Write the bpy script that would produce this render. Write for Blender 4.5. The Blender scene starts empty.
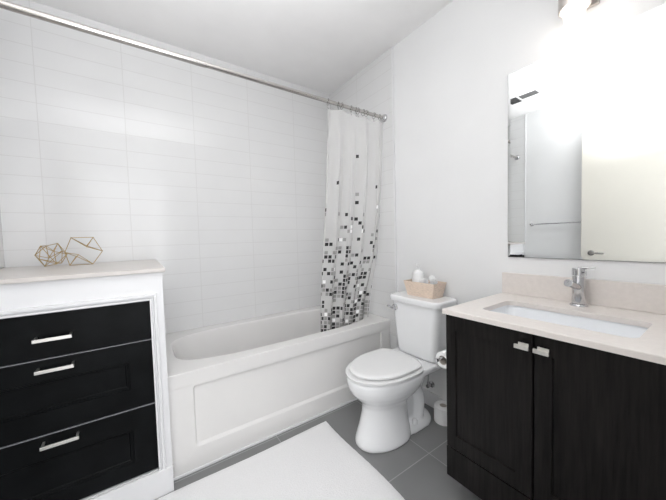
import bpy, bmesh, math, random
from mathutils import Vector, Matrix
random.seed(4)
S = bpy.context.scene
COL = S.collection
PI = math.pi

# ------------------------------------------------------------------ camera
CAM = (-1.6073, -2.3201, 1.1725)
YAW, PITCH, ROLL, FPX = 0.6007, 0.044, -0.0271, 283.78
cam = bpy.data.cameras.new('camera')
cam.sensor_width = 36; cam.lens = 36*FPX/666; cam.clip_start = 0.005
co = bpy.data.objects.new('camera', cam); COL.objects.link(co)
fw = Vector((math.sin(YAW)*math.cos(PITCH), math.cos(YAW)*math.cos(PITCH), -math.sin(PITCH)))
rt = Vector((math.cos(YAW), -math.sin(YAW), 0)); up = rt.cross(fw)
r2 = rt*math.cos(ROLL)+up*math.sin(ROLL); u2 = -rt*math.sin(ROLL)+up*math.cos(ROLL)
M = Matrix((r2, u2, -fw)).transposed().to_4x4(); M.translation = CAM
co.matrix_world = M
S.camera = co

# ------------------------------------------------------------------ world, lights, exposure
w = bpy.data.worlds.new('world'); S.world = w; w.use_nodes = True
w.node_tree.nodes['Background'].inputs[0].default_value = (0.95, 0.97, 1, 1)
w.node_tree.nodes['Background'].inputs[1].default_value = 1.3
def area(name, loc, rot, sx, sy, power, col=(1, 1, 1)):
    l = bpy.data.lights.new(name, 'AREA'); l.shape = 'RECTANGLE'; l.size = sx; l.size_y = sy
    l.energy = power; l.color = col
    o = bpy.data.objects.new(name, l); COL.objects.link(o); o.location = loc; o.rotation_euler = rot
    return o
area('hallway_light', (-1.66, -2.75, 1.25), (PI/2, 0, 0), 0.9, 1.8, 15, (0.97, 0.98, 1))
bf = area('bounce_fill', (-1.55, -1.97, 1.75), (PI-.17, 0, 0), 0.8, 0.8, 28, (0.98, 0.99, 1)); bf.data.spread = 2.25  # added unseen fill light, aimed up so the ceiling spreads it
S.view_settings.view_transform = 'Standard'; S.view_settings.look = 'None'
S.view_settings.gamma = 1; S.view_settings.use_curve_mapping = False
S.view_settings.exposure = -0.13

# ------------------------------------------------------------------ materials
def nt(name):
    m = bpy.data.materials.new(name); m.use_nodes = True
    return m, m.node_tree, m.node_tree.nodes['Principled BSDF']
def mat(name, col, rough=0.5, metal=0.0, var=0.04, scale=30, bump=0.0, spec=0.5, coat=0.0, stretch=(1, 1, 1)):
    m, t, b = nt(name)
    tc = t.nodes.new('ShaderNodeTexCoord'); mp = t.nodes.new('ShaderNodeMapping'); mp.inputs['Scale'].default_value = stretch
    n = t.nodes.new('ShaderNodeTexNoise'); n.inputs['Scale'].default_value = scale; n.inputs['Detail'].default_value = 3
    t.links.new(tc.outputs['Object'], mp.inputs[0]); t.links.new(mp.outputs[0], n.inputs['Vector'])
    r = t.nodes.new('ShaderNodeValToRGB')
    r.color_ramp.elements[0].color = tuple(max(0, c*(1-var)) for c in col)+(1,)
    r.color_ramp.elements[1].color = tuple(min(1, c*(1+var)) for c in col)+(1,)
    r.color_ramp.elements[0].position = .3; r.color_ramp.elements[1].position = .7
    t.links.new(n.outputs['Fac'], r.inputs[0]); t.links.new(r.outputs[0], b.inputs['Base Color'])
    b.inputs['Roughness'].default_value = rough; b.inputs['Metallic'].default_value = metal
    b.inputs['Specular IOR Level'].default_value = spec; b.inputs['Coat Weight'].default_value = coat
    if bump:
        bp = t.nodes.new('ShaderNodeBump'); bp.inputs['Strength'].default_value = bump; bp.inputs['Distance'].default_value = .003
        t.links.new(n.outputs['Fac'], bp.inputs['Height']); t.links.new(bp.outputs[0], b.inputs['Normal'])
    return m
def tile_mat(name, axes, col, mortar, bw, rh, ox, oz, ms, rough, var=0.0, bumpd=.0006):
    m, t, b = nt(name)
    tc = t.nodes.new('ShaderNodeTexCoord'); sp = t.nodes.new('ShaderNodeSeparateXYZ'); cb = t.nodes.new('ShaderNodeCombineXYZ')
    t.links.new(tc.outputs['Object'], sp.inputs[0])
    for k, (ax, off) in enumerate(zip(axes, (ox, oz))):
        a = t.nodes.new('ShaderNodeMath'); a.operation = 'ADD'; a.inputs[1].default_value = 20*(bw if k == 0 else rh)-off
        t.links.new(sp.outputs[ax], a.inputs[0]); t.links.new(a.outputs[0], cb.inputs[k])
    br = t.nodes.new('ShaderNodeTexBrick'); br.offset = 0; br.squash = 1
    br.inputs['Scale'].default_value = 1; br.inputs['Brick Width'].default_value = bw; br.inputs['Row Height'].default_value = rh
    br.inputs['Mortar Size'].default_value = ms; br.inputs['Mortar Smooth'].default_value = .14
    br.inputs['Color1'].default_value = tuple(c*(1-var) for c in col)+(1,)
    br.inputs['Color2'].default_value = tuple(min(1, c*(1+var)) for c in col)+(1,)
    br.inputs['Mortar'].default_value = tuple(mortar)+(1,)
    t.links.new(cb.outputs[0], br.inputs['Vector'])
    n = t.nodes.new('ShaderNodeTexNoise'); n.inputs['Scale'].default_value = 5; t.links.new(tc.outputs['Object'], n.inputs['Vector'])
    mx = t.nodes.new('ShaderNodeMix'); mx.data_type = 'RGBA'; mx.blend_type = 'MULTIPLY'; mx.inputs[0].default_value = .06 if var == 0 else .25
    t.links.new(br.outputs['Color'], mx.inputs[6]); t.links.new(n.outputs['Color'], mx.inputs[7])
    hs = t.nodes.new('ShaderNodeHueSaturation'); hs.inputs['Saturation'].default_value = 1
    bw_ = t.nodes.new('ShaderNodeRGBToBW'); t.links.new(n.outputs['Color'], bw_.inputs[0]); t.links.new(bw_.outputs[0], mx.inputs[7])
    t.links.new(mx.outputs[2], b.inputs['Base Color'])
    b.inputs['Roughness'].default_value = rough
    inv = t.nodes.new('ShaderNodeMath'); inv.operation = 'SUBTRACT'; inv.inputs[0].default_value = 1
    t.links.new(br.outputs['Fac'], inv.inputs[1])
    bp = t.nodes.new('ShaderNodeBump'); bp.inputs['Strength'].default_value = .6; bp.inputs['Distance'].default_value = bumpd
    t.links.new(inv.outputs[0], bp.inputs['Height']); t.links.new(bp.outputs[0], b.inputs['Normal'])
    return m

M_wall = mat('wall_paint', (.82, .822, .825), .6, var=.01, scale=4, bump=.02)
M_ceil = mat('ceiling_paint', (.88, .872, .872), .8, var=.015, scale=6, bump=.03)
M_tile = tile_mat('glossy_wall_tile', ('X', 'Z'), (.78, .78, .78), (.71, .705, .70), .41, .1048, 0, .521, .0022, .12)
M_tileS = tile_mat('glossy_side_tile', ('Y', 'Z'), (.78, .78, .78), (.71, .705, .70), .41, .1048, 0, .521, .0022, .12)
M_floor = tile_mat('grey_floor_tile', ('X', 'Y'), (.235, .235, .238), (.39, .39, .39), .61, .61, -.372, -1.378, .0025, .38, .04, .0008)
M_trim = mat('white_trim_paint', (.76, .76, .77), .35, var=.01, scale=8)
M_acryl = mat('white_acrylic', (.78, .768, .755), .16, var=.01, scale=5)
M_cer = mat('white_ceramic', (.86, .865, .875), .08, var=.005, scale=5, coat=.3)
M_seat = mat('seat_plastic', (.80, .80, .80), .25, var=.005, scale=5)
M_chrome = mat('chrome', (.60, .60, .61), .1, 1, var=.03, scale=10)
M_dchrome = mat('dark_chrome', (.30, .29, .28), .2, 1, var=.03, scale=10)
M_rod = mat('brushed_rod_steel', (.48, .46, .44), .2, 1, var=.04, scale=10)
M_nickel = mat('brushed_nickel', (.62, .58, .55), .3, 1, var=.06, scale=60, stretch=(1, 1, 12))
M_pull = mat('satin_steel', (.78, .76, .73), .35, 1, var=.04, scale=60)
M_gold = mat('gold_wire', (.50, .36, .16), .3, 1, var=.1, scale=40)
M_black = mat('black_lacquer', (.005, .0055, .006), .38, var=.3, scale=14, bump=.02, spec=.08)
M_highlight = mat('painted_edge_highlight', (.35, .35, .37), .3)  # lighter grey paints the highlight along the drawers' top edges
M_counter = mat('beige_quartz', (.75, .70, .665), .3, var=.03, scale=60)
M_sill = mat('beige_stone', (.60, .565, .535), .28, var=.06, scale=14, stretch=(1, 4, 4))
M_rug = mat('white_bath_mat', (.82, .815, .82), .95, var=.03, scale=160, bump=.7)
M_sink = mat('sink_porcelain', (.90, .915, .94), .1, var=.005, scale=5)
M_dark = mat('dark_gap', (.01, .01, .01), .7)
M_grille = mat('grey_grille', (.05, .05, .05), .6)
M_grille2 = mat('pale_grey_grille', (.14, .14, .14), .6)
M_door = mat('cream_door_paint', (.74, .715, .65), .45, var=.01, scale=5)
M_basket = mat('pale_wicker', (.76, .62, .51), .8, var=.12, scale=50, bump=.6, stretch=(1, 1, 5))
M_paper = mat('tissue_paper', (.86, .86, .86), .9, var=.02, scale=90, bump=.3)
M_card = mat('cardboard', (.5, .46, .42), .9)
M_cloth = mat('white_towelling', (.84, .84, .84), .95, var=.03, scale=220, bump=.7)
M_bottle = mat('white_bottle_plastic', (.84, .84, .84), .3, var=.01)
M_hose = mat('braided_hose', (.5, .5, .5), .35, .8, var=.3, scale=300)

def wood_mat():
    m, t, b = nt('espresso_wood')
    tc = t.nodes.new('ShaderNodeTexCoord'); mp = t.nodes.new('ShaderNodeMapping'); mp.inputs['Scale'].default_value = (1, 38, 2.2)
    t.links.new(tc.outputs['Object'], mp.inputs[0])
    n = t.nodes.new('ShaderNodeTexNoise'); n.inputs['Scale'].default_value = 2.2; n.inputs['Detail'].default_value = 6; n.inputs['Roughness'].default_value = .65
    t.links.new(mp.outputs[0], n.inputs['Vector'])
    r = t.nodes.new('ShaderNodeValToRGB'); r.color_ramp.elements[0].position = .35; r.color_ramp.elements[1].position = .75
    r.color_ramp.elements[0].color = (.0055, .005, .0048, 1); r.color_ramp.elements[1].color = (.019, .0168, .016, 1)
    t.links.new(n.outputs['Fac'], r.inputs[0]); t.links.new(r.outputs[0], b.inputs['Base Color'])
    b.inputs['Roughness'].default_value = .45; b.inputs['Specular IOR Level'].default_value = .14
    bp = t.nodes.new('ShaderNodeBump'); bp.inputs['Strength'].default_value = .35; bp.inputs['Distance'].default_value = .001
    t.links.new(n.outputs['Fac'], bp.inputs['Height']); t.links.new(bp.outputs[0], b.inputs['Normal'])
    return m
M_wood = wood_mat()

def emit_mat(name, col, strength):
    m, t, b = nt(name)
    b.inputs['Base Color'].default_value = (.9, .9, .9, 1); b.inputs['Emission Color'].default_value = tuple(col)+(1,)
    b.inputs['Emission Strength'].default_value = strength
    return m
M_glow = emit_mat('lit_frosted_glass', (1, .93, .85), 11)

def mirror_mat():
    m, t, b = nt('mirror_glass')
    b.inputs['Base Color'].default_value = (.9, .915, .91, 1); b.inputs['Metallic'].default_value = 1; b.inputs['Roughness'].default_value = .0
    return m
M_mirror = mirror_mat()

def curtain_mat():
    m, t, b = nt('sheer_curtain_cloth')
    L = t.links.new; N = t.nodes.new
    def math_(op, a, bb=None, c=None):
        x = N('ShaderNodeMath'); x.operation = op
        for i, v in enumerate((a, bb, c)):
            if v is None: continue
            if isinstance(v, (int, float)): x.inputs[i].default_value = v
            else: L(v, x.inputs[i])
        return x.outputs[0]
    uv = N('ShaderNodeUVMap'); uv.uv_map = 'cloth'; sp = N('ShaderNodeSeparateXYZ'); L(uv.outputs[0], sp.inputs[0])
    pitch = .030
    cu = math_('DIVIDE', sp.outputs['X'], pitch); cv = math_('DIVIDE', sp.outputs['Y'], pitch)
    fu = math_('FRACT', cu); fv = math_('FRACT', cv); iu = math_('FLOOR', cu); iv = math_('FLOOR', cv)
    inside = math_('MULTIPLY', math_('LESS_THAN', math_('ABSOLUTE', math_('SUBTRACT', fu, .5)), .395),
                   math_('LESS_THAN', math_('ABSOLUTE', math_('SUBTRACT', fv, .5)), .395))
    cb = N('ShaderNodeCombineXYZ'); L(iu, cb.inputs[0]); L(iv, cb.inputs[1])
    wn = N('ShaderNodeTexWhiteNoise'); wn.noise_dimensions = '3D'; L(cb.outputs[0], wn.inputs['Vector'])
    cb2 = N('ShaderNodeCombineXYZ'); L(iu, cb2.inputs[0]); L(iv, cb2.inputs[1]); cb2.inputs[2].default_value = 7.3
    wn2 = N('ShaderNodeTexWhiteNoise'); wn2.noise_dimensions = '3D'; L(cb2.outputs[0], wn2.inputs['Vector'])
    # density falls with height above the hem (metres of cloth)
    dens = N('ShaderNodeMapRange'); L(math_('MULTIPLY', iv, pitch), dens.inputs['Value'])
    dens.inputs['From Min'].default_value = .12; dens.inputs['From Max'].default_value = 1.60
    dens.inputs['To Min'].default_value = 1; dens.inputs['To Max'].default_value = 0
    d = math_('MULTIPLY', math_('POWER', dens.outputs[0], 2.7), 1.0)
    on = math_('MULTIPLY', math_('LESS_THAN', wn.outputs['Value'], d), inside)
    ramp = N('ShaderNodeValToRGB'); ramp.color_ramp.interpolation = 'CONSTANT'
    e = ramp.color_ramp.elements; e[0].position = 0; e[0].color = (.006, .006, .006, 1)
    e[1].position = .5; e[1].color = (.24, .235, .23, 1)
    x = e.new(.955); x.color = (.85, .85, .85, 1)
    L(wn2.outputs['Value'], ramp.inputs[0])
    b.inputs['Roughness'].default_value = .6
    L(ramp.outputs[0], b.inputs['Base Color'])
    # sheer white cloth: diffuse + translucent + some straight-through
    df = N('ShaderNodeBsdfDiffuse'); df.inputs[0].default_value = (.96, .95, .94, 1)
    tr = N('ShaderNodeBsdfTranslucent'); tr.inputs[0].default_value = (.96, .95, .94, 1)
    tp = N('ShaderNodeBsdfTransparent')
    m1 = N('ShaderNodeMixShader'); m1.inputs[0].default_value = .45; L(df.outputs[0], m1.inputs[1]); L(tr.outputs[0], m1.inputs[2])
    m2 = N('ShaderNodeMixShader'); m2.inputs[0].default_value = .54; L(m1.outputs[0], m2.inputs[1]); L(tp.outputs[0], m2.inputs[2])
    m3 = N('ShaderNodeMixShader'); L(on, m3.inputs[0]); L(m2.outputs[0], m3.inputs[1]); L(b.outputs[0], m3.inputs[2])
    L(m3.outputs[0], t.nodes['Material Output'].inputs[0])
    return m
M_curtain = curtain_mat()

# ------------------------------------------------------------------ mesh helpers
def obj(name, bm, m, parent=None, smooth=False, loc=None):
    me = bpy.data.meshes.new(name); bmesh.ops.recalc_face_normals(bm, faces=bm.faces[:]); bm.to_mesh(me); bm.free()
    me.materials.append(m)
    o = bpy.data.objects.new(name, me); COL.objects.link(o)
    if smooth:
        me.polygons.foreach_set('use_smooth', [True]*len(me.polygons))
        if smooth != 'all':
            me.set_sharp_from_angle(angle=math.radians(38))
            wn = o.modifiers.new('normals', 'WEIGHTED_NORMAL'); wn.keep_sharp = True; wn.weight = 80
    if parent:
        o.parent = parent
        o.location = Vector(loc or (0, 0, 0))
    elif loc: o.location = loc
    return o
def recentre(o, at):
    """move a top-level mesh's origin to at, keeping its world shape"""
    o.data.transform(Matrix.Translation(-Vector(at))); o.location = at; return o
def struct(name, bm, m, parent=None, smooth=False):
    o = obj(name, bm, m, parent, smooth)
    if not parent: o['kind'] = 'structure'
    return o
def tag(o, label, cat, group=None):
    o['label'] = label; o['category'] = cat
    if group: o['group'] = group
    return o
def thing(name, loc, label, cat, group=None, rz=0):
    o = bpy.data.objects.new(name, None); COL.objects.link(o); o.location = loc; o.rotation_euler.z = rz
    o.empty_display_size = .05
    return tag(o, label, cat, group)
def NB(): return bmesh.new()
def box(bm, a, b, bev=0, seg=2):
    a = Vector(a); b = Vector(b); c = (a+b)/2; s = b-a
    r = bmesh.ops.create_cube(bm, size=1, matrix=Matrix.Translation(c) @ Matrix.Diagonal((abs(s.x), abs(s.y), abs(s.z), 1)))
    if bev:
        es = {e for v in r['verts'] for e in v.link_edges}
        bmesh.ops.bevel(bm, geom=list(es), offset=bev, segments=seg, affect='EDGES', profile=.5)
    return bm
def rings(bm, rs, cap0=True, cap1=True, closed=True):
    """loft through rings (lists of points)"""
    vs = [[bm.verts.new(p) for p in r] for r in rs]
    n = len(vs[0])
    for a, b in zip(vs, vs[1:]):
        for i in range(n if closed else n-1):
            j = (i+1) % n
            bm.faces.new((a[i], a[j], b[j], b[i]))
    if cap0: bm.faces.new(vs[0][::-1])
    if cap1: bm.faces.new(vs[-1])
    return bm
def lathe(bm, prof, at=(0, 0, 0), axis='z', n=28, cap=True):
    at = Vector(at); rs = []
    for r, h in prof:
        ring = []
        for i in range(n):
            t = 2*PI*i/n; c, s = r*math.cos(t), r*math.sin(t)
            ring.append(at+Vector({'z': (c, s, h), 'x': (h, c, s), 'y': (s, h, c)}[axis]))
        rs.append(ring)
    return rings(bm, rs, cap, cap)
def tube(bm, pts, r, n=10, cap=True):
    pts = [Vector(p) for p in pts]; rs = []; prev = None
    for i, p in enumerate(pts):
        d = (pts[min(i+1, len(pts)-1)]-pts[max(i-1, 0)]).normalized()
        if prev is None:
            u = d.orthogonal().normalized()
        else:
            u = (prev-d*prev.dot(d)).normalized()
        prev = u; v = d.cross(u)
        rr = r[i] if isinstance(r, (list, tuple)) else r
        rs.append([p+(u*math.cos(2*PI*k/n)+v*math.sin(2*PI*k/n))*rr for k in range(n)])
    return rings(bm, rs, cap, cap)
def rrect(x0, x1, y0, y1, r, z, n=6):
    out = []
    for cx_, cy_, a0 in ((x1-r, y1-r, 0), (x0+r, y1-r, 90), (x0+r, y0+r, 180), (x1-r, y0+r, 270)):
        for k in range(n+1):
            a = math.radians(a0+90*k/n); out.append(Vector((cx_+r*math.cos(a), cy_+r*math.sin(a), z)))
    return out
def bez(p, n=10):
    """smooth Catmull-Rom through points"""
    p = [Vector(q) for q in p]; out = []
    for i in range(len(p)-1):
        a, b, c, d = p[max(i-1, 0)], p[i], p[i+1], p[min(i+2, len(p)-1)]
        for k in range(n):
            t = k/n
            out.append(.5*((2*b)+(c-a)*t+(2*a-5*b+4*c-d)*t*t+(3*b-a-3*c+d)*t**3))
    return out+[p[-1]]
def frame_panel(bm, u0, u1, v0, v1, pu0, pu1, pv0, pv1, depth, steps, P, thick):
    """a slab in (u,v) with a stepped recessed panel; P(u,v,d) gives the world point at depth d behind the face"""
    def q(a, b, c, d, dep): return [P(a, c, dep), P(b, c, dep), P(b, d, dep), P(a, d, dep)]
    rs = [q(u0, u1, v0, v1, thick), q(u0, u1, v0, v1, .0025), q(u0+.0025, u1-.0025, v0+.0025, v1-.0025, 0)]
    for ins, dep in steps:
        rs.append(q(pu0+ins, pu1-ins, pv0+ins, pv1-ins, dep))
    return rings(bm, rs)

# ------------------------------------------------------------------ the room
XL, YF, H = -2.23, -2.335, 2.557
YT = -.815     # front edge of the tiled part
struct('floor', box(NB(), (XL-.12, YF-.5, -.1), (.12, .12, 0)), M_floor)
struct('ceiling', box(NB(), (XL-.12, YF-.12, H), (.12, .12, H+.1)), M_ceil)
struct('wall_back', box(NB(), (XL-.12, 0, 0), (.12, .12, H)), M_tile)
struct('wall_right', box(NB(), (0, YF-.12, 0), (.12, 0, H)), M_wall)
struct('wall_left', box(NB(), (XL-.12, YF-.12, 0), (XL, 0, H)), M_wall)
bm = NB(); box(bm, (XL, YF-.12, 0), (-2.16, YF, H)); box(bm, (-1.15, YF-.12, 0), (0, YF, H)); box(bm, (-2.16, YF-.12, 2.15), (-1.15, YF, H))
struct('wall_front', bm, M_wall)
# tile facing on the two ends of the tub alcove
struct('trim_1', box(NB(), (-.009, YT, .40), (0, 0, H)), M_tileS)
struct('trim_2', box(NB(), (XL, YT, 1.06), (XL+.009, 0, H)), M_tileS)
struct('trim_3', box(NB(), (-.013, YT-.013, 0), (0, YT, H), .003), M_trim)
struct('trim_4', box(NB(), (XL, YT-.013, 1.06), (XL+.013, YT, H), .003), M_trim)
# baseboards
def baseboard(name, a, b, top=.1):
    bm = box(NB(), a, (b[0], b[1], top), .004)
    return struct(name, bm, M_trim)
baseboard('baseboard_right', (-.014, -1.60, 0), (0, YT-.013, 0))
baseboard('baseboard_left', (XL, YF, 0), (XL+.014, -.82, 0))
# casing round the doorway (behind the camera)
bm = NB(); box(bm, (-1.15, YF, 0), (-1.07, YF+.012, 2.22)); box(bm, (-2.16, YF, 2.15), (-1.15, YF+.012, 2.22))
struct('trim_5', bm, M_trim)
# open door lying back against the left wall
door = struct('door_1', box(NB(), (-2.165, -2.30, .012), (-2.128, -1.365, 2.135), .002), M_door)
bm = NB(); lathe(bm, [(.026, 0), (.026, .006), (.022, .010), (.011, .012), (.011, .045)], (-2.128, -1.445, .95), 'x')
tube(bm, bez([(-2.083, -1.445, .95), (-2.081, -1.475, .951), (-2.084, -1.55, .949)], 5), [.010]*5+[.009]*5+[.006], 10)
obj('door_handle', bm, M_dchrome, door, True)
# ceiling exhaust vent, seen in the mirror
v = thing('ceiling_vent', (-1.76, -1.0, H), 'white ceiling vent with dark grilles, seen only in the mirror', 'vent')
def wl(o, t):   # parent keeping world-built geometry
    o.data.transform(Matrix.Translation(-t.location)); o.parent = t; return o
wl(obj('cover', box(NB(), (-1.93, -1.185, H-.006), (-1.62, -.84, H), .002), M_ceil), v)
for (a, b, c, d, mm) in ((-1.80, -1.66, -.957, -.862, M_grille), (-1.755, -1.665, -1.128, -.98, M_grille2)):
    bm = NB()
    k = a
    while k < b-.004:
        box(bm, (k, c, H-.011), (k+.011, d, H-.006)); k += .0135
    box(bm, (a, c, H-.0075), (b, d, H-.006))
    wl(obj('grille', bm, mm), v)
wl(obj('rim', box(NB(), (-1.925, -1.18, H-.02), (-1.60, -1.165, H-.006), .003), M_trim), v)

# towel bar on the left wall (seen in the mirror)
tb = thing('towel_bar', (XL, -1.2, 1.262), 'chrome towel bar on the left wall, seen in the mirror beside the open door', 'towel bar')
wl(obj('bar', tube(NB(), [(XL+.045, -.885, 1.262), (XL+.045, -1.50, 1.262)], .007), M_chrome, None, True), tb)
for yy in (-.895, -1.49):
    wl(obj('bracket', lathe(NB(), [(.020, 0), (.020, .006), (.011, .012), (.011, .050), (.008, .055)], (XL, yy, 1.262), 'x', 20), M_chrome, None, True), tb)

# ------------------------------------------------------------------ bathtub
TW, TH = .752, .521
tub = thing('bathtub', (-.762, -TW/2, 0), 'long white alcove bathtub with a recessed panel on its apron', 'bathtub')
X0, X1 = -1.522, -.009
def basin_ring(x0, x1, y0, y1, z, nl, nr, n=72, back=None):
    cx_, cy_ = (x0*.47+x1*.53), (y0+y1)/2; out = []
    for i in range(n):
        t = 2*PI*i/n; c, s = math.cos(t), math.sin(t)
        e = nr if c > 0 else nl
        k = 1/((abs(c)**e+abs(s)**e)**(1/e))
        hx = (x1-cx_) if c > 0 else (cx_-x0)
        out.append(Vector((cx_+hx*c*k, cy_+(y1-y0)/2*s*k, z)))
    return out
def outer_ring(x0, x1, y0, y1, z, n=72):
    cx_, cy_ = (x0*.47+x1*.53), (y0+y1)/2; out = []
    for i in range(n):
        t = 2*PI*i/n; c, s = math.cos(t), math.sin(t)
        hx = (x1-cx_) if c > 0 else (cx_-x0); hy = (y1-y0)/2
        k = 1/max(abs(c), abs(s))
        out.append(Vector((cx_+hx*c*k, cy_+hy*s*k, z)))
    return out
bm = NB()
rs = [outer_ring(X0, X1, -TW+.004, -.001, .44), outer_ring(X0, X1, -TW, -.001, .46), outer_ring(X0, X1, -TW, -.001, TH-.005),
      outer_ring(X0+.001, X1-.001, -TW+.0015, -.002, TH-.0015), outer_ring(X0+.003, X1-.003, -TW+.005, -.004, TH)]
rs += [basin_ring(-1.475, -.085, -.668, -.085, TH, 4, 4), basin_ring(-1.468, -.09, -.662, -.091, TH-.003, 4, 4),
       basin_ring(-1.461, -.095, -.656, -.098, TH-.014, 3.9, 4), basin_ring(-1.44, -.102, -.645, -.108, .44, 3.6, 3.8),
       basin_ring(-1.38, -.12, -.63, -.122, .33, 3.2, 3.6), basin_ring(-1.31, -.135, -.612, -.14, .22, 3, 3.4),
       basin_ring(-1.25, -.15, -.59, -.162, .16, 2.4, 3.2), basin_ring(-1.18, -.19, -.55, -.2, .135, 2.4, 3), basin_ring(-1.0, -.35, -.45, -.3, .13, 2.2, 2.4)]
rings(bm, rs, False, True)
wl(obj('basin', bm, M_acryl, None, True), tub)
def Pap(u, v, d): return Vector((u, -TW+.003+d, v))
bm = NB()
def rr2(x0, x1, z0, z1, r, d): return [Vector((p.x, -TW+.003+d, p.y)) for p in rrect(x0, x1, z0, z1, r, 0, 4)]
rs = [rr2(X0, X1, 0, .47, .0005, .03), rr2(X0, X1, 0, .47, .0005, 0),
      rr2(-1.415, -.092, .115, .446, .022, 0), rr2(-1.411, -.096, .121, .443, .020, .003), rr2(-1.406, -.101, .132, .440, .018, .011), rr2(-1.402, -.105, .136, .436, .016, .012)]
rings(bm, rs)
wl(obj('apron', bm, M_acryl, None, True), tub)
wl(obj('base_strip', box(NB(), (X0, -TW-.004, 0), (X1, -TW+.01, .012), .002), M_trim), tub)
# overflow plate on the drain end
wl(obj('overflow_plate', lathe(NB(), [(.034, 0), (.034, -.004), (.028, -.008), (.006, -.009)], (-.112, -.38, .41), 'x', 24), M_chrome, None, True), tub)

# ------------------------------------------------------------------ shower rod, rings, curtain
RY, RZ = -.735, 2.072
rod = thing('shower_rod', (-1.1, RY, RZ), 'brushed steel shower curtain rod spanning above the bathtub', 'curtain rod')
bm = NB(); tube(bm, [(XL+.009, RY, RZ), (-1.28, RY, RZ)], .0145, 20)
wl(obj('outer_tube', bm, M_rod, None, True), rod)
wl(obj('inner_tube', tube(NB(), [(-1.279, RY, RZ), (-.010, RY, RZ)], .0125, 20), M_rod, None, True), rod)
for xx, sg in ((XL+.009, 1), (-.009, -1)):
    wl(obj('flange', lathe(NB(), [(.028, 0), (.028, sg*.008), (.024, sg*.014), (.017, sg*.018), (.017, sg*.03), (.0125, sg*.032)], (xx, RY, RZ), 'x', 24), M_chrome, None, True), rod)
RX = [-.528, -.445, -.415, -.335, -.29, -.272, -.225, -.195, -.12, -.062]
def ring_mesh():
    bm = NB(); n = 20; c = []
    for i in range(n+1):
        t = 2*PI*i/n; c.append((0, .0185*math.sin(t), -.004+.021*math.cos(t)))
    tube(bm, c, .0018, 6); tube(bm, bez([(0, 0, -.025), (0, .004, -.034), (0, .002, -.046), (0, -.004, -.044)], 4), .0016, 6)
    me = bpy.data.meshes.new('curtain_ring'); bm.to_mesh(me); bm.free(); me.materials.append(M_dchrome)
    me.polygons.foreach_set('use_smooth', [True]*len(me.polygons)); return me
rm = ring_mesh()
for i, x in enumerate(RX):
    o = bpy.data.objects.new('curtain_ring', rm); COL.objects.link(o); o.location = (x, RY, RZ); o.rotation_euler.z = random.uniform(-.35, .35)
    tag(o, 'small chrome curtain ring on the rod holding up the squared curtain', 'curtain ring', 'curtain rings on the shower rod')
def curtain():
    bm = NB(); uvl = bm.loops.layers.uv.new('cloth')
    NU, NV = 300, 90; NF = 4.5; ztop, zbot = 2.043, .33
    def lerp(a, b, t): return a+(b-a)*t
    def ss(a, b, x):
        t = min(1, max(0, (x-a)/(b-a))); return t*t*(3-2*t)
    def pos(u, v):
        z = ztop+(zbot-ztop)*v
        xl = lerp(-.535, -.553, v)
        xr = -.010-.105*(1-ss(.45, 1.15, z))
        yc = lerp(-.733, -.600, 1-ss(.45, 1.9, z))
        uu = u+.018*math.sin(2*PI*1.7*u+2.2*v)+.012*math.sin(5*v)*math.sin(PI*u)
        A = lerp(.010, .034, ss(0, .18, v))*(.75+.25*math.sin(2*PI*2.3*u+.6))
        ph = 2*PI*NF*uu+.7*v*math.sin(2*PI*u)
        x = lerp(xl, xr, uu)+.010*math.sin(2*ph+.9)*ss(0, .25, v)
        y = yc+A*math.sin(ph)+.008*math.sin(2*PI*3.1*u+3*v)
        zz = z-(.012*(1-v)*abs(math.sin(PI*NF*u)) if v < .05 else 0)
        return Vector((x, y, zz))
    g = [[bm.verts.new(pos(i/NU, j/NV)) for i in range(NU+1)] for j in range(NV+1)]
    # cloth length along the middle row
    mid = [pos(i/NU, .6) for i in range(NU+1)]; arc = [0]
    for a, b in zip(mid, mid[1:]): arc.append(arc[-1]+(b-a).length)
    for j in range(NV):
        for i in range(NU):
            f = bm.faces.new((g[j][i], g[j][i+1], g[j+1][i+1], g[j+1][i])); f.smooth = True
            for lp, (ii, jj) in zip(f.loops, ((i, j), (i+1, j), (i+1, j+1), (i, j+1))):
                lp[uvl].uv = (arc[ii]+.006, (ztop-zbot)*(1-jj/NV))
    me = bpy.data.meshes.new('shower_curtain'); bm.to_mesh(me); bm.free(); me.materials.append(M_curtain)
    o = bpy.data.objects.new('shower_curtain', me); COL.objects.link(o)
    return tag(o, 'sheer white shower curtain with black and grey squares gathered at the rod end', 'shower curtain')
recentre(curtain(), (-.3, -.62, .33))

# ------------------------------------------------------------------ built-in drawer cabinet on the left
CY = -.803; CX1 = -1.523; CX0 = XL+.002
cab = thing('drawer_cabinet', (-1.88, -.4, 0), 'white built-in cabinet with three black drawers and steel bar pulls', 'cabinet')
bm = NB()
DX0, DX1, DZ0, DZ1 = -2.205, -1.575, .128, .912   # drawer opening
box(bm, (DX1+.004, CY, 0), (CX1, -.002, 1.037)); box(bm, (CX0, CY, 0), (DX0-.004, -.002, 1.037))
box(bm, (DX0-.004, CY, DZ1+.004), (DX1+.004, -.002, 1.037)); box(bm, (DX0-.004, CY, 0), (DX1+.004, -.002, DZ0-.004))
box(bm, (DX0-.004, -.06, DZ0-.004), (DX1+.004, -.002, DZ1+.004))
wl(obj('body', bm, M_trim), cab)
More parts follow.
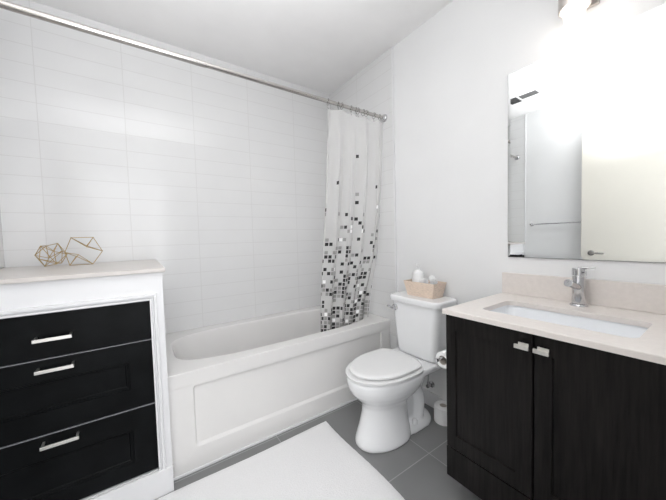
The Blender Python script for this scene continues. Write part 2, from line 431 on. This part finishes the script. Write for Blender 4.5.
# moulding: stepped profile round the drawers (three sides)
bm = NB()
prof = [(0, 0), (0, .010), (.007, .010), (.009, .001), (.014, .001), (.016, .013), (.026, .013), (.028, 0)]   # (outwards, proud)
def loop_at(o, p):
    return [Vector((DX1-.002+o, CY-p, DZ0-.006)), Vector((DX1-.002+o, CY-p, DZ1+.002+o)), Vector((DX0+.002-min(o, .02), CY-p, DZ1+.002+o)), Vector((DX0+.002-min(o, .02), CY-p, DZ0-.006))]
rings(bm, [loop_at(o, p) for o, p in prof], False, False, closed=False)
wl(obj('moulding', bm, M_trim), cab)
wl(obj('base_block', box(NB(), (CX0, CY-.016, 0), (CX1+.001, CY, .122), .003), M_trim), cab)
def drawer(z0, z1, pz0, pz1, hz):
    bm = NB(); F = CY+.002
    def Pd(u, v, d): return Vector((u, F+d, v))
    if pz0 is None:
        box(bm, (DX0+.002, F, z0), (DX1-.002, F+.02, z1), .0025, 1)
    else:
        frame_panel(bm, DX0+.002, DX1-.002, z0, z1, -2.125, -1.664, pz0, pz1, .01,
                    ((0, 0), (.002, .004), (.006, .004), (.008, .0075), (.013, .0075), (.016, .011)), Pd, .02)
    d = wl(obj('drawer', bm, M_black), cab)
    e_ = obj('edge_highlight', box(NB(), (DX0+.003, F+.0004, z1), (DX1-.003, F+.018, z1+.0018)), M_highlight, d); e_.data.transform(Matrix.Translation(-cab.location))  # added thin strip, its grey stands in for light caught by the edge
    h = NB(); x0, x1 = -1.949, -1.838; yb = F-.030
    box(h, (x0, yb-.004, hz-.007), (x1, yb+.004, hz+.006), .0012)
    for xx, s in ((x0+.006, 1), (x1-.006, -1)):
        tube(h, [(xx, yb+.002, hz), (xx, yb+.012, hz+.004), (xx, F+.001, hz+.006)], .0048, 4)
    o = obj('handle', h, M_pull, d); o.data.transform(Matrix.Translation(-cab.location))
    return d
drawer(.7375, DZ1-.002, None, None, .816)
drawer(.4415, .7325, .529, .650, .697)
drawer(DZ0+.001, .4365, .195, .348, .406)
sill = obj('stone_countertop', box(NB(), (CX0, CY-.018, 1.037), (CX1+.012, -.002, 1.055), .003), M_sill, None, True)
tag(recentre(sill, (-1.87, -.4, 1.037)), 'beige stone top on the white drawer cabinet beneath the gold ornaments', 'countertop')

# ------------------------------------------------------------------ gold geometric ornaments
def ornament(name, at, label, verts, edges, r, rz=0):
    bm = NB()
    for a, b in edges: tube(bm, [verts[a], verts[b]], r, 6)
    for v_ in verts: bmesh.ops.create_uvsphere(bm, u_segments=8, v_segments=6, radius=r*1.25, matrix=Matrix.Translation(v_))
    o = obj(name, bm, M_gold, None, True); o.location = at; o.rotation_euler.z = rz
    return tag(o, label, 'ornament', 'gold wire ornaments on the stone top')
def poly(L, R, n, lift, tw):
    """elongated wire solid: two tips, two rings of n"""
    vs = [Vector((-L, 0, 0)), Vector((L, 0, 0))]
    for s, off in ((-.45, 0), (.45, tw)):
        for k in range(n):
            a = 2*PI*(k+off)/n-PI/2-PI/n*(n % 2 == 0); vs.append(Vector((s*L, R*math.cos(a), R*math.sin(a))))
    es = []
    for k in range(n):
        es += [(0, 2+k), (1, 2+n+k), (2+k, 2+(k+1) % n), (2+n+k, 2+n+(k+1) % n), (2+k, 2+n+k), (2+k, 2+n+(k+1) % n) if tw else (2+k, 2+n+(k+1) % n)]
    zmin = min(v_.z for v_ in vs)
    return [v_-Vector((0, 0, zmin-lift)) for v_ in vs], es
vs, es = poly(.066, .062, 5, .0022, .5)
ornament('geometric_ornament', (-2.005, -.150, 1.055), 'smaller gold wire polyhedron ornament on the left, on the stone top', vs, es, .0018, -.12)
hexa = [(-.083, 0, .073), (-.054, 0, .154), (.041, 0, .154), (.079, 0, .073), (.033, 0, 0), (-.066, 0, 0)]
vs = [Vector(p)+Vector((0, 0, .0022)) for p in hexa+[(-.034, -.05, .050), (.012, -.05, .106), (-.030, .05, .056), (.008, .05, .100)]]
es = [(0, 1), (1, 2), (2, 3), (3, 4), (4, 5), (5, 0)]
for a_, b_ in ((6, 7), (8, 9)): es += [(a_, 0), (a_, 5), (a_, 4), (b_, 1), (b_, 2), (b_, 3)]
ornament('geometric_ornament', (-1.862, -.175, 1.055), 'larger gold wire polyhedron ornament on the right, on the stone top', vs, es, .0018, .08)

# ------------------------------------------------------------------ toilet
TY = -1.130; TK = -1.144
toi = thing('toilet', (-.36, TY, 0), 'white two-piece toilet with closed lid between bathtub and black vanity', 'toilet')
def egg(ff, fb, hw, z, n=48, e=2.0, eb=3.0, yc=0):
    fm = fb+(ff-fb)*.42; out = []
    for i in range(n):
        t = 2*PI*i/n; c, s = math.cos(t), math.sin(t)
        p = e if c > 0 else eb
        k = 1/((abs(c)**p+abs(s)**p)**(1/p))
        h = (ff-fm) if c > 0 else (fm-fb)
        out.append(Vector((-(fm+h*c*k), TY+yc+hw*s*k, z)))
    return out
def toilet_bowl():
    bm = NB()
    rings(bm, [egg(ff, fb, hw, z, eb=2.6) for z, ff, fb, hw in
               ((0, .652, .31, .128), (.012, .655, .31, .131), (.03, .652, .31, .129), (.10, .628, .315, .113), (.17, .607, .32, .105), (.215, .603, .32, .106),
                (.245, .618, .30, .122), (.275, .648, .27, .146), (.305, .675, .24, .165), (.34, .692, .22, .177), (.372, .698, .20, .181), (.388, .697, .20, .180), (.395, .690, .21, .173))])
    # rear deck that carries the tank
    rings(bm, [rrect(-x1_, -x0_, TY-h_, TY+h_, r_, z_) for z_, x0_, x1_, h_, r_ in
               ((.30, .12, .36, .085, .04), (.335, .06, .36, .13, .05), (.365, .035, .36, .165, .05), (.392, .03, .36, .172, .05), (.402, .035, .34, .168, .045))])
    # trapway body behind the pedestal
    rings(bm, [rrect(-x1_, -x0_, TY-h_, TY+h_, r_, z_) for z_, x0_, x1_, h_, r_ in
               ((0, .15, .40, .060, .03), (.08, .155, .40, .056, .03), (.16, .17, .40, .058, .03), (.24, .16, .40, .062, .03), (.33, .13, .36, .072, .03))])
    # trapway bulge
    for s in (-1, 1):
        tube(bm, bez([(-.42, TY+s*.060, .19), (-.34, TY+s*.064, .27), (-.26, TY+s*.064, .25), (-.22, TY+s*.060, .16), (-.23, TY+s*.055, .05), (-.24, TY+s*.055, .01)], 5), .036, 14)
    # foot flange with bolt ears
    rings(bm, [egg(ff, fb, hw, z, eb=2.6) for z, ff, fb, hw in ((0, .46, .095, .112), (.022, .46, .097, .110), (.045, .45, .11, .098), (.062, .44, .13, .075), (.068, .43, .15, .055))])
    me = bpy.data.meshes.new('tmp'); bmesh.ops.recalc_face_normals(bm, faces=bm.faces[:]); bm.to_mesh(me); bm.free()
    o = bpy.data.objects.new('tmp', me); COL.objects.link(o)
    md = o.modifiers.new('r', 'REMESH'); md.mode = 'VOXEL'; md.voxel_size = .006
    sm = o.modifiers.new('s', 'SMOOTH'); sm.factor = .6; sm.iterations = 7
    dg = bpy.context.evaluated_depsgraph_get(); ev = o.evaluated_get(dg)
    me2 = bpy.data.meshes.new_from_object(ev); bpy.data.objects.remove(o)
    me2.name = 'bowl'; me2.materials.clear(); me2.materials.append(M_cer)
    me2.polygons.foreach_set('use_smooth', [True]*len(me2.polygons))
    q = bpy.data.objects.new('bowl', me2); COL.objects.link(q); return q
wl(toilet_bowl(), toi)
bm = NB()
rings(bm, [egg(ff, fb, hw, z, eb=5) for z, ff, fb, hw in ((.396, .690, .272, .174), (.398, .697, .270, .181), (.410, .699, .269, .183), (.415, .692, .272, .177))])
wl(obj('seat', bm, M_seat, None, True), toi)
bm = NB()
rings(bm, [egg(ff, fb, hw, z, eb=5) for z, ff, fb, hw in ((.4185, .668, .272, .158), (.4205, .676, .270, .166), (.430, .676, .270, .166), (.436, .668, .275, .159), (.4385, .655, .29, .145), (.440, .56, .34, .08))])
wl(obj('lid', bm, M_seat, None, True), toi)
for s in (-1, 1):
    wl(obj('hinge', box(NB(), (-.286, TY+s*.07-.022, .398), (-.256, TY+s*.07+.022, .432), .008, 3), M_seat, None, True), toi)
bm = NB()
rings(bm, [rrect(-x1_, -x0_, TK-h_, TK+h_, r_, z_) for z_, x0_, x1_, h_, r_ in
           ((.400, .045, .185, .140, .04), (.410, .035, .200, .150, .045), (.43, .03, .206, .154, .045), (.60, .022, .212, .171, .045), (.745, .018, .216, .182, .04))])
tank = wl(obj('tank', bm, M_cer, None, True), toi)
bm = NB()
rings(bm, [rrect(-x1_, -x0_, TK-h_, TK+h_, r_, z_, 8) for z_, x0_, x1_, h_, r_ in
           ((.7435, .014, .224, .190, .042), (.746, .010, .230, .196, .046), (.768, .008, .234, .199, .048), (.776, .010, .231, .196, .046), (.780, .014, .225, .190, .04), (.781, .022, .215, .18, .03))])
wl(obj('tank_lid', bm, M_cer, None, True), toi)
bm = NB(); lathe(bm, [(.021, -.212), (.021, -.222), (.014, -.226), (.013, -.240)], (0, TK+.140, .700), 'x', 18)
tube(bm, bez([(-.234, TK+.140, .700), (-.240, TK+.160, .700), (-.238, TK+.190, .703)], 4), [.008]*4+[.0075]*4+[.006], 10)
wl(obj('flush_lever', bm, M_chrome, None, True), toi)
for s in (-1, 1):
    wl(obj('bolt_cap', lathe(NB(), [(.016, .0), (.016, .018), (.013, .027), (.006, .031)], (-.30, TY+s*.094, .052), 'z', 18), M_cer, None, True), toi)

# water valve with hose
vl = thing('water_valve', (-.02, -1.125, .155), 'small chrome water valve on the wall behind the toilet', 'valve')
wl(obj('body', tube(lathe(NB(), [(.022, 0), (.022, -.004), (.008, -.006), (.008, -.03), (.012, -.032), (.012, -.05)], (0, -1.125, .155), 'x', 18), [(-.040, -1.125, .155), (-.040, -1.125, .185)], .008), M_chrome, None, True), vl)
wl(obj('hose', tube(NB(), bez([(-.040, -1.125, .185), (-.030, -1.12, .24), (-.017, -1.10, .31), (-.017, -1.08, .43)], 6), .005, 8), M_hose, None, True), vl)

# ------------------------------------------------------------------ basket and its contents on the tank lid
BZ = .7815; BYc = -1.150; BXc = -.098
def brect(hx, hy, z, r=.004): return rrect(BXc-hx, BXc+hx, BYc-hy, BYc+hy, r, z, 2)
bm = NB()
rings(bm, [brect(.052, .098, BZ), brect(.064, .120, BZ+.093), brect(.059, .115, BZ+.093), brect(.048, .094, BZ+.007)])
bsk = tag(recentre(obj('storage_basket', bm, M_basket), (BXc, BYc, BZ)), 'pale tan tapered basket on the toilet tank lid', 'basket')
# lotion bottle
bt = thing('pump_bottle', (-.103, -1.103, BZ+.007), 'white pump bottle standing in the tan basket', 'bottle')
z0 = BZ+.007
wl(obj('bottle_body', lathe(NB(), [(.034, 0), (.037, .004), (.038, .06), (.038, .125), (.033, .143), (.014, .155), (.011, .160)], (-.103, -1.103, z0), 'z', 24), M_bottle, None, True), bt)
bm = NB(); lathe(bm, [(.012, .158), (.012, .170), (.004, .172), (.004, .188), (.011, .189), (.011, .197)], (-.103, -1.103, z0), 'z', 18)
tube(bm, [(-.103, -1.103, z0+.193), (-.133, -1.113, z0+.190)], .0045, 8)
wl(obj('pump', bm, M_bottle, None, True), bt)
def rolled(name, at, d, r, L, label, cat, m=M_cloth, group=None):
    """rolled cloth along direction d: spiral end"""
    bm = NB(); pts = []; n = 90; d = Vector(d).normalized(); u = Vector((0, 0, 1)).cross(d).normalized(); v_ = d.cross(u)
    prof = []
    for i in range(n):
        t = i/(n-1)*2*PI*3.0; rr = r*(.25+.75*i/(n-1)); prof.append(u*rr*math.cos(t)+v_*rr*math.sin(t))
    th = r*.2; rs = []
    for k in (-1, 1):
        rs.append([d*(k*L/2)+p for p in prof]+[d*(k*L/2)+p*(1-th/max(p.length, .001)*.8) for p in prof[::-1]])
    rings(bm, rs)
    o = obj(name, bm, m, None, True); o.location = at
    return tag(o, label, cat, group)
rolled('rolled_washcloth', (-.122, -1.163, BZ+.098), (-.5, -1, .25), .020, .06, 'small rolled white washcloth lying in front of the pump bottle in the basket', 'washcloth')
rolled('rolled_washcloth', (-.10, -1.216, BZ+.108), (-.8, -.75, -.2), .024, .07, 'thicker rolled white washcloth at the right end of the basket', 'washcloth')
# folded cloth that fills the basket
bm = NB(); box(bm, (BXc-.046, BYc-.088, BZ+.0078), (BXc+.046, -1.146, BZ+.078), .012, 3)
fc = obj('folded_cloth', bm, M_cloth, None, True); tag(recentre(fc, (BXc, -1.19, BZ+.008)), 'folded white cloth lying low inside the tan basket', 'cloth')

# ------------------------------------------------------------------ toilet paper
def paper_roll(bm, at, axis, r, L, n=40):
    at = Vector(at); rs = []
    for rr, h in ((.021, -L/2), (r-.002, -L/2), (r, -L/2+.002), (r, L/2-.002), (r-.002, L/2), (.021, L/2)):
        ring = []
        for i in range(n):
            t = 2*PI*i/n; c, s = rr*math.cos(t), rr*math.sin(t)
            ring.append(at+Vector({'z': (c, s, h), 'x': (h, c, s)}[axis]))
        rs.append(ring)
    rings(bm, rs+[rs[0]], False, False); bmesh.ops.remove_doubles(bm, verts=bm.verts[:], dist=1e-5)
    return bm
def core(bm, at, axis, L):
    at = Vector(at)
    prof = [(.021, -L/2+.001), (.0195, -L/2+.001), (.0195, L/2-.001), (.021, L/2-.001), (.021, -L/2+.001)]
    lathe(bm, prof, at, axis, 24, False); return bm
PR = (-.44, -1.548, .600)
hold = thing('paper_holder', (-.46, -1.586, .56), 'chrome toilet paper holder on the side of the black vanity', 'paper holder')
bm = NB(); lathe(bm, [(.02, 0), (.02, .006), (.008, .009)], (-.395, -1.5865, PR[2]+.012), 'y', 18)
tube(bm, bez([(-.395, -1.58, PR[2]+.012), (-.395, -1.545, PR[2]+.012), (-.40, -1.548, PR[2]+.0125), (-.43, -1.548, PR[2]+.0125), (-.535, -1.548, PR[2]+.0125)], 5), .006, 10)
lathe(bm, [(.009, 0), (.010, -.004), (.009, -.010)], (-.530, -1.548, PR[2]+.0125), 'x', 14)
wl(obj('arm', bm, M_chrome, None, True), hold)
roll = thing('toilet_roll', PR, 'toilet paper roll hanging on the chrome holder beside the vanity', 'toilet paper')
bm = paper_roll(NB(), PR, 'x', .037, .10)
box(bm, (PR[0]-.048, PR[1]+.0355, PR[2]-.05), (PR[0]+.048, PR[1]+.0365, PR[2]))
wl(obj('paper', bm, M_paper, None, True), roll); wl(obj('core', core(NB(), PR, 'x', .10), M_card, None, True), roll)
SR = (-.075, -1.262, .05)
roll2 = thing('toilet_roll', (SR[0], SR[1], 0), 'spare toilet paper roll standing on the grey floor behind the vanity', 'toilet paper')
wl(obj('paper', paper_roll(NB(), SR, 'z', .055, .10), M_paper, None, True), roll2); wl(obj('core', core(NB(), SR, 'z', .10), M_card, None, True), roll2)

# ------------------------------------------------------------------ vanity
VX, VY0, VY1, VZ = -.546, -1.5866, -2.325, .8546
FX = -.525   # door faces
van = thing('vanity_cabinet', (-.26, -1.93, 0), 'espresso black wooden vanity cabinet with two panelled doors under the sink', 'cabinet')
bm = NB()
Y0, Y1 = -1.588, -2.318
box(bm, (FX+.02, Y0-.018, .11), (-.001, Y0, .834)); box(bm, (FX+.02, Y1, .11), (-.001, Y1+.018, .834))
box(bm, (FX+.02, Y1+.018, .11), (-.001, Y0-.018, .128)); box(bm, (-.012, Y1+.018, .128), (-.001, Y0-.018, .834))
box(bm, (FX+.02, Y1+.018, .79), (FX+.045, Y0-.018, .834))
box(bm, (FX+.001, Y1, .11), (FX+.02, Y0, .2415))          # lower rail
box(bm, (FX+.14, Y1+.02, 0), (-.001, Y0-.10, .11))        # recessed plinth
wl(obj('carcass', bm, M_wood), van)
def vdoor(ya, yb, pa, pb, kn):
    def Pv(u, v, d): return Vector((FX+d, u, v))
    ya, yb, pa, pb = min(ya, yb), max(ya, yb), min(pa, pb), max(pa, pb)
    bm = frame_panel(NB(), ya, yb, .246, .830, pa, pb, .306, .765, .01, ((0, 0), (.0015, .008), (.003, .009)), Pv, .0195)
    d = wl(obj('door', bm, M_wood), van)
    h = NB()
    box(h, (FX-.028, kn-.022, .775), (FX-.020, kn+.022, .789), .001)
    box(h, (FX-.024, kn-.022, .786), (FX-.019, kn+.010, .798), .001); box(h, (FX-.021, kn-.012, .782), (FX+.001, kn+.006, .790), .001)
    o = obj('handle', h, M_pull, d); o.data.transform(Matrix.Translation(-van.location))
vdoor(Y0-.001, -1.9172, -1.633, -1.865, -1.893)
vdoor(-1.9223, Y1+.001, -1.973, -2.27, -1.950)

# countertop with a sink cut-out
SX0, SX1, SY0, SY1 = -.432, -.182, -2.148, -1.690
bm = NB()
def loops(z, inner, e=0):
    if inner: return rrect(SX0-e, SX1+e, SY0-e, SY1+e, .03, z, 8)
    # outer rectangle sampled with the same count, corner by corner
    out = []
    for cx_, cy_ in ((-.001, VY0), (VX, VY0), (VX, VY1), (-.001, VY1)):
        out += [Vector((cx_+(e if cx_ < -.1 else 0), cy_+(-e if cy_ > -2 else e), z))]*9
    return [v_.copy() for v_ in out]
o0, o1, o2 = loops(VZ-.020, 0), loops(VZ-.002, 0), loops(VZ, 0, .002)
i0, i1, i2 = loops(VZ, 1), loops(VZ-.002, 1, -.001), loops(VZ-.020, 1, -.001)
rings(bm, [o0, o1, o2, i0, i1, i2, o0], False, False)
bmesh.ops.remove_doubles(bm, verts=bm.verts[:], dist=1e-5)
top = tag(recentre(obj('vanity_countertop', bm, M_counter, None, True), (-.27, -1.95, VZ-.020)), 'pale beige stone countertop on the black vanity with a sink cut-out', 'countertop')
bs = tag(recentre(obj('backsplash', box(NB(), (-.020, VY1, VZ), (-.0005, VY0, .963), .002), M_counter, None, True), (-.01, -1.95, VZ)), 'beige stone backsplash strip along the wall behind the faucet', 'backsplash')
snk = thing('sink', (-.305, -1.909, .69), 'white rectangular undermount sink set in the beige countertop', 'sink')
bm = NB()
def sr(e, z, r=.03): return rrect(SX0-e, SX1+e, SY0-e, SY1+e, r, z, 8)
rings(bm, [sr(.018, VZ-.0205, .04), sr(.018, VZ-.04, .04), sr(.012, .745, .04), sr(-.02, .705, .05), sr(-.10, .692, .02)][::-1], True, False)
rings(bm, [sr(.018, VZ-.0205, .04), sr(.004, VZ-.0205), sr(.002, VZ-.04), sr(-.004, .76, .035), sr(-.018, .730, .05), sr(-.05, .715, .05), sr(-.11, .708, .015)], False, True)
bmesh.ops.remove_doubles(bm, verts=bm.verts[:], dist=1e-5)
wl(obj('bowl', bm, M_sink, None, True), snk)
wl(obj('drain', lathe(NB(), [(.024, .0), (.024, .003), (.018, .004), (.004, .003)], (-.305, -1.909, .708), 'z', 24), M_chrome, None, True), snk)

# faucet
FA = (-.072, -1.921, VZ)
fa = thing('faucet', FA, 'chrome single-lever faucet standing on the countertop behind the sink', 'faucet')
wl(obj('base', lathe(NB(), [(.031, 0), (.031, .004), (.028, .008), (.025, .010)], FA, 'z', 28), M_chrome, None, True), fa)
wl(obj('body', lathe(NB(), [(.0235, .009), (.0235, .125), (.022, .127)], FA, 'z', 28), M_chrome, None, True), fa)
bm = NB(); tube(bm, [(FA[0]-.005, FA[1], VZ+.078), (FA[0]-.06, FA[1]+.004, VZ+.095), (FA[0]-.098, FA[1]+.008, VZ+.107)], .0145, 20)
lathe(bm, [(.0155, 0), (.0155, .006), (.012, .0065)], (0, 0, 0), 'z', 20)
for v_ in bm.verts[-60:]:
    d = Vector((-.098+.06, .004, .012)).normalized(); q = Vector((0, 0, 1)).rotation_difference(d)
    v_.co = q @ v_.co+Vector((FA[0]-.094, FA[1]+.0078, VZ+.1055))
wl(obj('spout', bm, M_chrome, None, True), fa)
bm = NB(); lathe(bm, [(.0245, .130), (.0245, .158), (.023, .160), (.010, .1605)], FA, 'z', 28)
box(bm, (FA[0]-.006, FA[1]-.052, VZ+.160), (FA[0]+.006, FA[1]+.004, VZ+.166), .002)
tube(bm, [(FA[0]-.02, FA[1]-.015, VZ+.145), (FA[0]-.035, FA[1]-.030, VZ+.148)], .004, 8)
wl(obj('lever', bm, M_chrome, None, True), fa)

# ------------------------------------------------------------------ mirror and lamp
mir = thing('wall_mirror', (-.004, -1.95, 1.047), 'large frameless rectangular wall mirror above the vanity', 'mirror')
MY0, MY1, MZ0, MZ1 = -1.612, -2.30, 1.047, 1.979
bm = NB()
def mq(e, x): return [Vector((x, MY0-e, MZ0+e)), Vector((x, MY1+e, MZ0+e)), Vector((x, MY1+e, MZ1-e)), Vector((x, MY0-e, MZ1-e))]
rings(bm, [mq(0, -.006), mq(.0, -.0085), mq(.012, -.0095)])
wl(obj('glass', bm, M_mirror), mir)
wl(obj('backing', box(NB(), (-.0062, MY1-.0015, MZ0-.0015), (-.0005, MY0+.0015, MZ1+.0015)), M_grille2), mir)
LY, LX = -1.905, -.105
lamp = thing('wall_lamp', (0, LY, 2.12), 'lit nickel wall lamp with frosted glass shade above the mirror', 'lamp')
bm = NB(); box(bm, (-.018, LY-.055, 2.10), (-.0005, LY+.055, 2.24), .004); tube(bm, [(-.016, LY, 2.17), (-.062, LY, 2.17)], .012, 14)
wl(obj('wall_plate', bm, M_nickel, None, True), lamp)
R0 = .052
bm = NB()   # open nickel sleeve, wall thickness
lathe(bm, [(R0, 2.072), (R0, 2.215), (R0-.004, 2.219), (.012, 2.219), (.012, 2.215), (R0-.005, 2.212), (R0-.005, 2.072), (R0, 2.072)], (LX, LY, 0), 'z', 36, False)
wl(obj('sleeve', bm, M_nickel, None, True), lamp)
bm = NB(); lathe(bm, [(.020, 2.205), (.030, 2.19), (.034, 2.15), (.034, 2.05), (.031, 2.015), (.022, 1.998), (.006, 1.992)], (LX, LY, 0), 'z', 28)
wl(obj('glass_shade', bm, M_glow, None, True), lamp)
# ------------------------------------------------------------------ bath mat
bm = NB(); nx, ny = 60, 44
def mp_(i, j):
    x = -2.02+(2.02-.672)*i/nx; y = -1.62+(1.62-.828)*j/ny
    x += .006*math.sin(9*y+1)*(i/nx)-.018*(1-j/ny)*(i/nx); y += .004*math.sin(7*x)
    return x, y
g = []
for j in range(ny+1):
    row = []
    for i in range(nx+1):
        x, y = mp_(i, j); edge = min(i, nx-i, j, ny-j)
        row.append(bm.verts.new((x, y, (.004 if edge == 0 else .011 if edge == 1 else .013)+.0008*math.sin(i*1.7)*math.cos(j*2.1))))
    g.append(row)
for j in range(ny):
    for i in range(nx): bm.faces.new((g[j][i], g[j][i+1], g[j+1][i+1], g[j+1][i]))
ret = bmesh.ops.extrude_face_region(bm, geom=bm.faces[:])
for e in ret['geom']:
    if isinstance(e, bmesh.types.BMVert): e.co.z = .0005
rug = obj('bath_mat', bm, M_rug, None, True)
tag(recentre(rug, (-1.35, -1.22, 0)), 'large plain white bath mat lying on the grey tiles beside the bathtub', 'bath mat')
